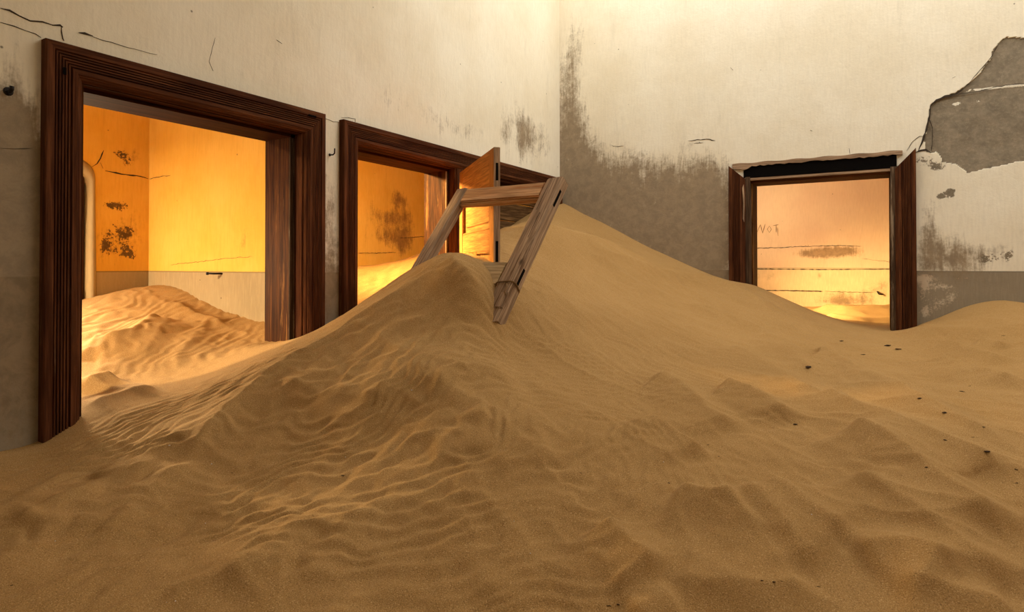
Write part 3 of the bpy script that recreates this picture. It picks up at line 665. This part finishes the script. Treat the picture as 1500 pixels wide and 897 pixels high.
box('lintel_beam', q4((D4[0] - .12, .055, 2.39)), q4((D4[1] + .10, .25, 2.56)), M['dark'], r4)
# ragged lath along the top of the hollow
bm = bmesh.new(); n_ = 40; top = []; bot = []
xs = np.linspace(1.775, 3.09, n_)
for i, x in enumerate(xs):
    zt = 2.527 + .004 * math.sin(i * .9); zb_ = 2.502 - .006 * (i % 7 == 3) - .012 * random.random() - .02 * (i < 5)
    top.append((x, zt)); bot.append((x, zb_))
fr = [[bm.verts.new(q4((x, y, z))) for (x, z) in row] for y in (-.018, .03) for row in (top, bot)]
for i in range(n_ - 1):
    bm.faces.new((fr[0][i], fr[1][i], fr[1][i + 1], fr[0][i + 1])); bm.faces.new((fr[2][i], fr[2][i + 1], fr[3][i + 1], fr[3][i]))
    bm.faces.new((fr[0][i], fr[0][i + 1], fr[2][i + 1], fr[2][i])); bm.faces.new((fr[1][i], fr[3][i], fr[3][i + 1], fr[1][i + 1]))
bm_obj('broken_lath', bm, M['greyX'], r4)
# flat black plate as the shade in the hollow behind the missing casing
for o_ in (wall_right,):
    pass
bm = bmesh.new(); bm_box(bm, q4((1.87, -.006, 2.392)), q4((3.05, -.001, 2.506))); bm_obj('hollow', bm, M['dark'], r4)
bm = bmesh.new(); bmv = [q4((x, -.048, z)) for x, z in ((1.865, 2.30), (1.875, 2.16), (1.870, 2.02), (1.880, 1.99), (1.884, 2.2), (1.878, 2.33))]
vs_ = [bm.verts.new(p) for p in bmv]; vb = [bm.verts.new((p[0], p[1] + .02, p[2])) for p in bmv]; bm.faces.new(vs_); bm.faces.new(vb[::-1])
for i in range(6): bm.faces.new((vs_[i], vb[i], vb[(i + 1) % 6], vs_[(i + 1) % 6]))
bm_obj('splinter', bm, M['greyZ'], r4)

# arched doorway in the left side room: rounded plaster edge, dark timber door standing in it
r3 = empty('door_3', (XF1, ARCH_Y, 1.0)); tag(r3, 'narrow dark timber door in a rounded plaster arch, glimpsed at the far left edge of the large doorway', 'door', kind='structure')
p3 = lambda p: (p[0] - XF1, p[1] - ARCH_Y, p[2] - 1.0)
prof = []; rad = .13
for k in range(9):
    t = k / 8 * pi / 2; prof.append((ARCH_Y - rad + rad * cos(t), ARCH_Z - rad + rad * sin(t)))
path = [(ARCH_Y, .5)] + prof + [(ARCH_Y - .98, ARCH_Z)]
bm = bmesh.new(); ring = []
for (y, z) in path:
    cxn, czn = ARCH_Y - .5, 1.2; dy, dz = (cxn - y), (0 if z < ARCH_Z - rad else czn - z); l = math.hypot(dy, dz); dy /= l; dz /= l
    ring.append([bm.verts.new(p3((XF1 + dx, y + dy * w, z + dz * w))) for dx, w in ((-.24, -.06), (.006, -.05), (.014, -.02), (.010, .0), (-.006, .018), (-.03, .024), (-.24, .024))])
for a_, b_ in zip(ring[:-1], ring[1:]):
    for i in range(6): bm.faces.new((a_[i], a_[i + 1], b_[i + 1], b_[i]))
bm_obj('arch_edge', bm, M['ochre'], r3, smooth=True)
box('door_post', p3((XF1 - .16, ARCH_Y - .12, .5)), p3((XF1 - .05, ARCH_Y - .026, ARCH_Z - .05)), M['jambZ'], r3, .004)
box('hinge', p3((XF1 - .06, ARCH_Y - .09, 1.95)), p3((XF1 - .035, ARCH_Y - .05, 2.16)), M['iron'], r3, .004)
box('hinge', p3((XF1 - .06, ARCH_Y - .09, 1.30)), p3((XF1 - .035, ARCH_Y - .05, 1.42)), M['iron'], r3, .004)

# ---------------------------------------------------------------- panelled door leaf, swung into the room
zt = 2.34
hp = np.array([.055, -1.895, 0]); fe = at(723, 213, 3.80); fe = np.array([fe[0], fe[1], 0])
ax = fe - hp; LW = float(np.hypot(ax[0], ax[1])); ax /= LW; nrm = np.array([-ax[1], ax[0], 0])   # to the right/back side
ml = Matrix(((ax[0], nrm[0], 0, hp[0]), (ax[1], nrm[1], 0, hp[1]), (0, 0, 1, 0), (0, 0, 0, 1)))
leaf = empty('panel_door', mat=ml); tag(leaf, 'open panelled pine door swung into the room behind the leaning frame', 'door')
zb_ = 1.05; TH = .042; ST = .115
box('stile', (0, 0, zb_), (ST, TH, zt), M['leafZ'], leaf, .003); box('stile', (LW - ST, 0, zb_), (LW, TH, zt), M['leafZ'], leaf, .004)
rails = [(zt - .20, zt), (1.70, 1.83), (1.02, 1.15)]
rails = [(2.10, zt), (1.69, 1.83), (zb_, 1.14)]
for a, b in rails: box('rail', (ST, .002, a), (LW - ST, TH - .002, b), M['leafX'], leaf, .002)
for a, b in ((1.83, 2.10), ):
    box('panel', (ST, .024, a), (LW - ST, TH - .010, b), M['leafX'], leaf)
    box('panel_field', (ST + .06, .015, a + .05), (LW - ST - .06, TH - .006, b - .05), M['leafX'], leaf, .006)
mx = LW / 2
box('muntin', (mx - .05, .002, 1.14), (mx + .05, TH - .002, 1.69), M['leafZ'], leaf, .002)
for a, b in ((ST, mx - .05), (mx + .05, LW - ST)):
    box('panel', (a, .024, 1.14), (b, TH - .010, 1.69), M['leafZ'], leaf); box('panel_field', (a + .05, .015, 1.19), (b - .05, TH - .006, 1.64), M['leafZ'], leaf, .006)
for a, b in rails[:1] + rails[1:2]: pass
def moulding(x0, x1, z0, z1, y=.0):
    for lo, hi in (((x0, y + .002, z1 - .014), (x1, y + .014, z1)), ((x0, y + .002, z0), (x1, y + .014, z0 + .014)), ((x0, y + .002, z0), (x0 + .014, y + .014, z1)), ((x1 - .014, y + .002, z0), (x1, y + .014, z1))):
        box('moulding', lo, hi, M['leafX'], leaf, .004)
moulding(ST, LW - ST, 1.83, 2.10); moulding(ST, mx - .05, 1.14, 1.69); moulding(mx + .05, LW - ST, 1.14, 1.69)
eb = box('weathered_edge', (LW - .001, .001, zb_), (LW + .004, TH - .001, zt - .003), M['greyZ'], leaf); eb['label'] = 'grey weathered free edge of the door'
for z0, z1 in ((2.13, 2.24), (1.62, 1.75)): box('latch_mortise', (LW + .0035, .013, z0), (LW + .0052, TH - .013, z1), M['dark'], leaf)

# ---------------------------------------------------------------- loose leaning frame half sunk in the sand
TLp, TRp = at(676, 286, 3.86), at(812, 275, 3.45)
best = None
for d in np.linspace(2.4, 3.4, 400):
    BRp = at(722, 468, d); v = float(np.dot(TLp - TRp, BRp - TRp))
    if best is None or abs(v) < best[0]: best = (abs(v), BRp, d)
BRp = best[1]
ax_ = TRp - TLp; RW_ = float(np.linalg.norm(ax_)); ax_ /= RW_
up_ = TRp - BRp; SH = float(np.linalg.norm(up_)); up_ /= SH
up_ = up_ - ax_ * np.dot(up_, ax_); up_ /= np.linalg.norm(up_); nn = np.cross(ax_, up_)    # toward the viewer
og = TRp - up_ * SH
mf = Matrix(((ax_[0], -nn[0], up_[0], og[0]), (ax_[1], -nn[1], up_[1], og[1]), (ax_[2], -nn[2], up_[2], og[2]), (0, 0, 0, 1)))
LF = empty('leaning_frame', mat=mf); tag(LF, 'weathered empty wooden sash frame leaning tilted in the sand', 'wooden frame')
# local frame: x to the right, y away from the viewer, z up along the stile ; origin at the foot of the right stile
SWD, STK = .105, .062
def stile(name, xc, z0, z1, mat, wd=SWD, th=STK, foot=0):
    prof2 = [(-wd / 2, -th / 2 + .014), (-wd / 2 + .008, -th / 2 + .006), (-wd / 2 + .020, -th / 2), (wd / 2 - .012, -th / 2), (wd / 2, -th / 2 + .010), (wd / 2, th / 2), (-wd / 2, th / 2)]
    bm = bmesh.new(); rings = []; nseg = 14
    for i in range(nseg + 1):
        t = i / nseg; z = z0 + (z1 - z0) * t; rr = []
        for (w, h) in prof2:
            j = .0022 * (fbm(np.array([z * 6.0 + w * 40]), np.array([h * 60 + xc * 3]), 61, 3)[0] - .5) * 2
            zz = z
            if i == 0: zz = z0 + foot * abs(w - (-wd * .1)) / wd * 1.4
            if i == nseg: zz = z1 + .012 * (w / wd)
            rr.append(bm.verts.new((xc + w * (1 + j * 8), h + j, zz)))
        rings.append(rr)
    n = len(prof2)
    for a, b in zip(rings[:-1], rings[1:]):
        for i in range(n): bm.faces.new((a[i], a[(i + 1) % n], b[(i + 1) % n], b[i]))
    bm.faces.new(rings[0][::-1]); bm.faces.new(rings[-1])
    return bm_obj(name, bm, mat, LF)
RS = stile('stile', 0, -.085, SH + .045, M['greyZ'], SWD * 1.05, STK * 1.15, .075)
LS = stile('stile', -RW_, -.15, SH + .03, M['greyZ'], SWD * .86)
tr = box('rail', (-RW_ + SWD * .43, -.026, SH - .085), (-SWD * .52, .026, SH + .030), M['rail'], LF, .008); tr['label'] = 'top rail with flaking red-orange varnish'
box('rail_bead', (-RW_ + SWD * .43, -.012, SH - .100), (-SWD * .52, .020, SH - .084), M['rail'], LF, .004)
br = box('rail', (-RW_ + SWD * .43, -.024, .195), (-SWD * .52, .026, .345), M['pale'], LF, .006); br['label'] = 'bottom rail of pale bare wood'
box('tenon', (-.17, -.014, .155), (-SWD * .5, .014, .232), M['greyX'], LF, .003)
for z0, z1 in ((SH - .15, SH - .03), (.20, .31)):
    box('mortise', (SWD * .525 - .001, -.012, z0), (SWD * .525 + .002, .006, z1), M['dark'], LF, .0008)
for k, (x, z, a, b) in enumerate([(.012, .50, .002, .18), (-.018, .70, .0015, .25)]):
    box('split', (x - a / 2, -STK * .575 - .0012, z), (x + a / 2, -STK * .575 + .004, z + b), M['dark'], LF)
box('foot_block', (.008, -STK * .575 - .006, .045), (.055, -STK * .2, .14), M['greyZ'], LF, .004)
# fibre tie round the foot of the stile
cu = []
hw, ht = SWD * .55, STK * .62
for k in range(25):
    t = k / 24 * 2 * pi; cu.append((hw * 1.02 * max(-1, min(1, 1.25 * cos(t))), ht * 1.04 * max(-1, min(1, 1.25 * sin(t))), .195 + .012 * cos(t + 1)))
def tube(name, pts, r, mat, parent=None, seg=6, taper=False):
    bm = bmesh.new(); rings = []; P = [Vector(p) for p in pts]
    for i, p in enumerate(P):
        t = (P[min(i + 1, len(P) - 1)] - P[max(i - 1, 0)]).normalized(); a = t.orthogonal().normalized() if i == 0 else (pa - t * pa.dot(t)).normalized(); pa = a; b = t.cross(a)
        rr = r * (1 - .6 * i / (len(P) - 1)) if taper else r
        rings.append([bm.verts.new(p + a * rr * cos(2 * pi * k / seg) + b * rr * sin(2 * pi * k / seg)) for k in range(seg)])
    for a, b in zip(rings[:-1], rings[1:]):
        for k in range(seg): bm.faces.new((a[k], a[(k + 1) % seg], b[(k + 1) % seg], b[k]))
    bm.faces.new(rings[0][::-1]); bm.faces.new(rings[-1])
    return bm_obj(name, bm, mat, parent, smooth=True)
tube('fibre_tie', cu, .004, M['rope'], LF)
tube('fibre_tie', [(.02, -ht * 1.05, .19), (.035, -ht * 1.2, .165), (.03, -ht * 1.1, .14), (.05, -ht * 1.1, .12)], .0035, M['rope'], LF)

# ---------------------------------------------------------------- hooks and spikes
def hook(name, label, p, n, shape, r, group=None):
    p = np.array(p); n = np.array(n, float); e = empty(name, tuple(p)); tag(e, label, 'hook')
    pts = [Vector(n) * a + Vector((0, 0, 1)) * b for a, b in shape]
    tube('hook_shank', pts, r, M['iron'], e)
    bm = bmesh.new(); bmesh.ops.create_cone(bm, cap_ends=True, segments=12, radius1=r * 2.2, radius2=r * 1.6, depth=.006, matrix=Matrix.Translation(Vector(n) * .003) @ Vector(n).to_track_quat('Z', 'Y').to_matrix().to_4x4())
    bm_obj('collar', bm, M['iron'], e)
    return e
hook('iron_hook', 'black iron hook on the plaster left of the large doorway', on_x(12, 134), (1, 0, 0), [(0, 0), (.02, -.004), (.032, .004), (.034, .016)], .008)
hook('iron_hook', 'thin bent black hook on the narrow pier between the two left doorways', on_x(483, 227), (1, 0, 0), [(-.004, 0), (.03, -.002), (.042, .006), (.044, .036)], .0042)
e = empty('iron_spike', tuple(on_y(326, 401, YP))); tag(e, 'short black iron spike in the dado inside the large left doorway', 'spike')
tube('spike_shank', [(0, .01, 0), (-.03, -.05, 0), (-.06, -.075, .002)], .007, M['iron'], e); box('spike_head', (-.068, -.085, -.009), (-.054, -.068, .011), M['iron'], e, .002)
e = empty('iron_hook', tuple(on_y(1288, 431, YF4))); tag(e, 'small black hook low on the peach wall beyond the right doorway', 'hook')
tube('hook_shank', [(-.02, -.0, .03), (-.012, -.03, .016), (0, -.03, 0), (.03, -.012, -.004)], .009, M['iron'], e)
box('hook_plate', (-.008, -.004, -.008), (.045, .002, .006), M['iron'], e)

# ---------------------------------------------------------------- cracks, seams, letters and sill lines lying in the plaster (children of the walls)
def ribbon(name, pts, wid, hit, n, mat, parent, seed=0, jit=1.0, lift=.0022):
    rnd = random.Random(seed); q = [hit(*p) for p in pts]; P = []
    for a, b in zip(q[:-1], q[1:]):
        L = float(np.linalg.norm(b - a)); k = max(1, int(L / .025))
        for i in range(k): P.append(a + (b - a) * i / k + np.array([0, 0, 1]) * rnd.uniform(-.004, .004) * jit)
    P.append(q[-1]); n = np.array(n, float); top, bot = [], []
    for i, p in enumerate(P):
        t = P[min(i + 1, len(P) - 1)] - P[max(i - 1, 0)]; s = np.cross(n, t); s /= np.linalg.norm(s) + 1e-9
        w = wid * rnd.uniform(.45, 1.3) * (.25 if i in (0, len(P) - 1) else 1) / 2
        top.append(p + s * w + n * lift); bot.append(p - s * w + n * lift)
    m = len(P); vs = top + bot + [v - n * .004 for v in top] + [v - n * .004 for v in bot]; fs = []
    for i in range(m - 1): fs += [(i, i + 1, m + i + 1, m + i), (i, 2 * m + i, 2 * m + i + 1, i + 1), (m + i, m + i + 1, 3 * m + i + 1, 3 * m + i)]
    return mesh_obj(name, vs, fs, mat, parent)
XN = (1, 0, 0); YN = (0, -1, 0)
for i, (pts, w) in enumerate([
    ([(0, 13), (14, 16), (28, 23), (44, 30), (62, 32), (78, 37)], .006), ([(76, 36), (88, 38), (92, 40)], .012), ([(90, 40), (90, 48), (92, 56), (94, 60)], .003), ([(115, 47), (124, 49), (136, 53)], .010), ([(136, 53), (150, 58), (175, 65), (198, 72)], .0016),
    ([(0, 33), (20, 39), (38, 46), (52, 51), (60, 55)], .003), ([(0, 218), (20, 219), (48, 217)], .0022), ([(315, 55), (311, 70), (306, 90), (312, 104)], .0022), ([(405, 58), (413, 64)], .006), ([(198, 72), (230, 80)], .0008),
    ([(472, 172), (488, 178), (498, 180)], .002), ([(500, 172), (520, 174), (520, 182)], .002)]):
    ribbon('crack', pts, w, on_x, XN, M['crack'], wall_left, i)
for i, (pts, w) in enumerate([
    ([(1345, 222), (1352, 205), (1357, 190), (1362, 168), (1363, 155), (1372, 147), (1384, 142), (1400, 138), (1414, 128)], .013), ([(1414, 128), (1426, 114), (1440, 98), (1452, 84), (1462, 66)], .005), ([(1328, 221), (1336, 208), (1347, 200), (1355, 200)], .005),
    ([(1341, 223), (1356, 219), (1364, 224)], .014), ([(1360, 172), (1366, 188), (1366, 205), (1364, 222)], .005), ([(1401, 138), (1430, 134), (1455, 128), (1480, 124), (1500, 123)], .004),
    ([(1008, 207), (1022, 205), (1035, 204), (1048, 206)], .006), ([(1016, 210), (1030, 209)], .004), ([(1070, 99), (1074, 103)], .010), ([(1187, 190), (1190, 192)], .008), ([(1244, 217), (1245, 226)], .006), ([(1395, 114), (1400, 112)], .006), ([(895, 213), (905, 215), (914, 214)], .003)]):
    ribbon('crack', pts, w, on_y, YN, M['crack'], wall_right, 40 + i)
far1 = bpy.data.objects['wall_left_room_far']; h1 = lambda x, y: on_x(x, y, XF1)
for i, (pts, w) in enumerate([([(154, 250), (170, 254), (185, 256), (200, 258), (217, 262)], .010), ([(134, 245), (142, 240), (147, 232), (152, 220)], .007), ([(147, 238), (151, 247)], .006)]):
    ribbon('crack', pts, w, h1, XN, M['crack'], far1, 80 + i)
perp = bpy.data.objects['wall_left_room_side']; hp_ = lambda x, y: on_y(x, y, YP)
ribbon('crack', [(219, 262), (235, 259), (250, 257)], .004, hp_, YN, M['crack'], perp, 90)
ribbon('crack', [(250, 388), (290, 384), (330, 379), (370, 376)], .002, hp_, YN, M['crack'], perp, 91)
midw = bpy.data.objects['wall_middle_room_far']; hm = lambda x, y: on_x(x, y, XF2)
ribbon('crack', [(524, 371), (550, 371), (580, 370)], .007, hm, XN, M['crack'], midw, 92); ribbon('crack', [(585, 349), (605, 348), (628, 346)], .008, hm, XN, M['crack'], midw, 93)
h4 = lambda x, y: on_y(x, y, YF4)
for i, (pts, w, j) in enumerate([([(1096, 364), (1140, 363), (1180, 361), (1230, 360), (1262, 361)], .008, 1), ([(1096, 394), (1200, 395), (1310, 394.5)], .011, .3), ([(1115, 425.5), (1160, 426), (1205, 427)], .012, .5), ([(1262, 379), (1305, 384)], .004, 1), ([(1208, 427), (1280, 429)], .005, 1)]):
    ribbon('plaster_seam', pts, w, h4, YN, M['crack'], wall_r4, 100 + i, j)
M['pencil'] = plain('pencil_brown', (.26, .16, .08), 1)
for i, pts in enumerate([[(1107, 346), (1110, 338), (1114, 329)], [(1114, 329), (1117, 342)], [(1117, 342), (1121, 328)], [(1127, 331), (1130, 336), (1127, 341), (1124, 336), (1127, 331)], [(1132, 331), (1141, 329)], [(1137, 330), (1137, 341)], [(1139, 333), (1140, 346)]]):
    ribbon('pencil_stroke', pts, .009, h4, YN, M['pencil'], wall_r4, 120 + i, .2)

# ---------------------------------------------------------------- litter on the sand
def chip_mesh(seed, flat=.35, long=2.0):
    rnd = random.Random(seed); bm = bmesh.new(); bmesh.ops.create_icosphere(bm, subdivisions=1, radius=1)
    for v in bm.verts: v.co = Vector((v.co.x * long * rnd.uniform(.7, 1.2), v.co.y * rnd.uniform(.7, 1.2), v.co.z * flat * rnd.uniform(.7, 1.2)))
    me = bpy.data.meshes.new('chip'); bm.to_mesh(me); bm.free(); return me
CH = [chip_mesh(i) for i in range(4)]; ST_ = [chip_mesh(20 + i, .6, 1.2) for i in range(3)]; TW = [chip_mesh(40 + i, .5, 5.0) for i in range(2)]
for m_ in CH + TW: m_.materials.append(M['chip'])
for m_ in ST_: m_.materials.append(M['shell'])
LIT = [(1184, 538, 5.0, 'c', 'largest dark wood chip on the right slope, alone'), (1165, 622, 3.0, 'c', 'dark chip at the right end of the second sand hollow'), (502, 697, 2.4, 'c', 'lone round dark pebble on the left centre ripples'),
       (1299, 507, 4.5, 'c', 'dark chip on disturbed sand just left below the foot of the right doorway'), (1316, 512, 4.0, 'c', 'dark chip on disturbed sand straight below the right doorway post'), (1347, 584, 3.2, 'c', 'dark chip high on the right slope, upper of a descending row'), (1384, 605, 3.4, 'c', 'dark chip midway down the descending row on the right slope'),
       (1409, 574, 3.0, 'c', 'dark pebble above the descending row on the right slope'), (1385, 645, 3.0, 'c', 'dark chip on the brink line of the right slope'), (1446, 662, 5.0, 'c', 'biggest dark lump near the right edge of the sand'), (1357, 685, 2.2, 'c', 'dark chip on the long lower brink at right'),
       (1440, 626, 2.4, 'c', 'dark chip above the biggest lump near the right edge'), (1264, 520, 3.0, 'c', 'leftmost dark chip below the right doorway opening'), (1232, 500, 2.6, 'c', 'dark chip beside the sill sand of the right doorway'), (1425, 641, 2.2, 't', 'small dark sliver left of the biggest lump near the right edge'),
       (892, 888, 3.2, 't', 'dark twig at the bottom edge, left of a small cluster'), (906, 886, 2.6, 'c', 'dark chip beside the twig at the bottom edge'), (1116, 851, 2.0, 'c', 'left dark crumb of the row on the low front crest'), (1133, 853, 2.6, 'c', 'middle dark chip of the row on the low front crest'), (1145, 852, 1.9, 't', 'right dark sliver of the row on the low front crest'),
       (1200, 860, 2.6, 't', 'single dark twig right of the front crest row'), (980, 708, 1.6, 'c', 'small dark crumb above the centre hollow'), (850, 693, 1.8, 't', 'small dark sliver on the centre ripples'), (1053, 669, 1.2, 'c', 'tiny dark crumb below the first hollow'), (17, 858, 2.0, 'c', 'dark pebble at the lower left edge of the sand'),
       (192, 643, 2.2, 't', 'dark sliver on the sunlit ripples in the large doorway'), (210, 608, 2.2, 'c', 'dark chip on the sand at the sill of the large doorway'), (1037, 652, 1.2, 'c', 'tiny dark crumb at the low end of the first hollow'), (340, 693, 1.2, 'c', 'tiny dark crumb left of the lone round pebble'),
       (310, 680, 1.8, 's', 'pale grit grain under the sunlit crest at left'), (248, 653, 2.4, 's', 'brightest pale grit grain on the sunlit ripples'), (301, 767, 1.4, 's', 'pale grain on the lower left ripples'), (81, 793, 1.5, 's', 'pale grain near the lower left edge'), (244, 883, 1.5, 's', 'left of two pale grains at the bottom edge'), (257, 881, 1.6, 's', 'right of two pale grains at the bottom edge'),
       (777, 811, 1.6, 's', 'pale grain low in the middle of the sand'), (753, 764, 1.2, 's', 'pale grain above the lowest middle one'), (1189, 754, 1.6, 's', 'pale grain on the right hand hollow rim'), (972, 677, 1.3, 's', 'pale grain left of the centre hollow'), (603, 572, 1.8, 's', 'pale grain on the brink left of the leaning frame'), (506, 670, 1.5, 's', 'pale grain above the lone round pebble'),
       (1500 - 12, 688, 2.2, 'c', 'dark chip at the right edge of the sand, upper'), (1489, 708, 2.0, 'c', 'dark chip at the right edge of the sand, lower'), (1420, 566, 2.0, 't', 'dark sliver right of the pebble on the right slope'), (1470, 492, 2.4, 't', 'dark sliver in the far sand near the right edge'), (1200, 533, 1.2, 'c', 'tiny crumb right of the largest chip')]
hits = drop_px([(l[0], l[1]) for l in LIT], H)
for l, p in zip(LIT, hits):
    depth = float((p - EYE) @ FWD); size = l[2] * depth / FPX * (.72 if l[3] != 's' else .6)
    me = random.choice({'c': CH, 's': ST_, 't': TW}[l[3]]); nm = {'c': 'wood_chip', 's': 'grit_grain', 't': 'twig'}[l[3]]
    o = link(bpy.data.objects.new(nm, me)); s = size if l[3] != 't' else size * .45
    o.scale = (s, s, s); o.rotation_euler = (random.uniform(-.2, .2), random.uniform(-.2, .2), YAW + random.uniform(-.7, .4)); o.location = (p[0], p[1], p[2] + s * .12)
    tag(o, l[4], {'c': 'debris', 's': 'grit', 't': 'twig'}[l[3]], {'c': 'dark chips scattered on the sand', 's': 'pale grains on the sand', 't': 'dark slivers on the sand'}[l[3]])
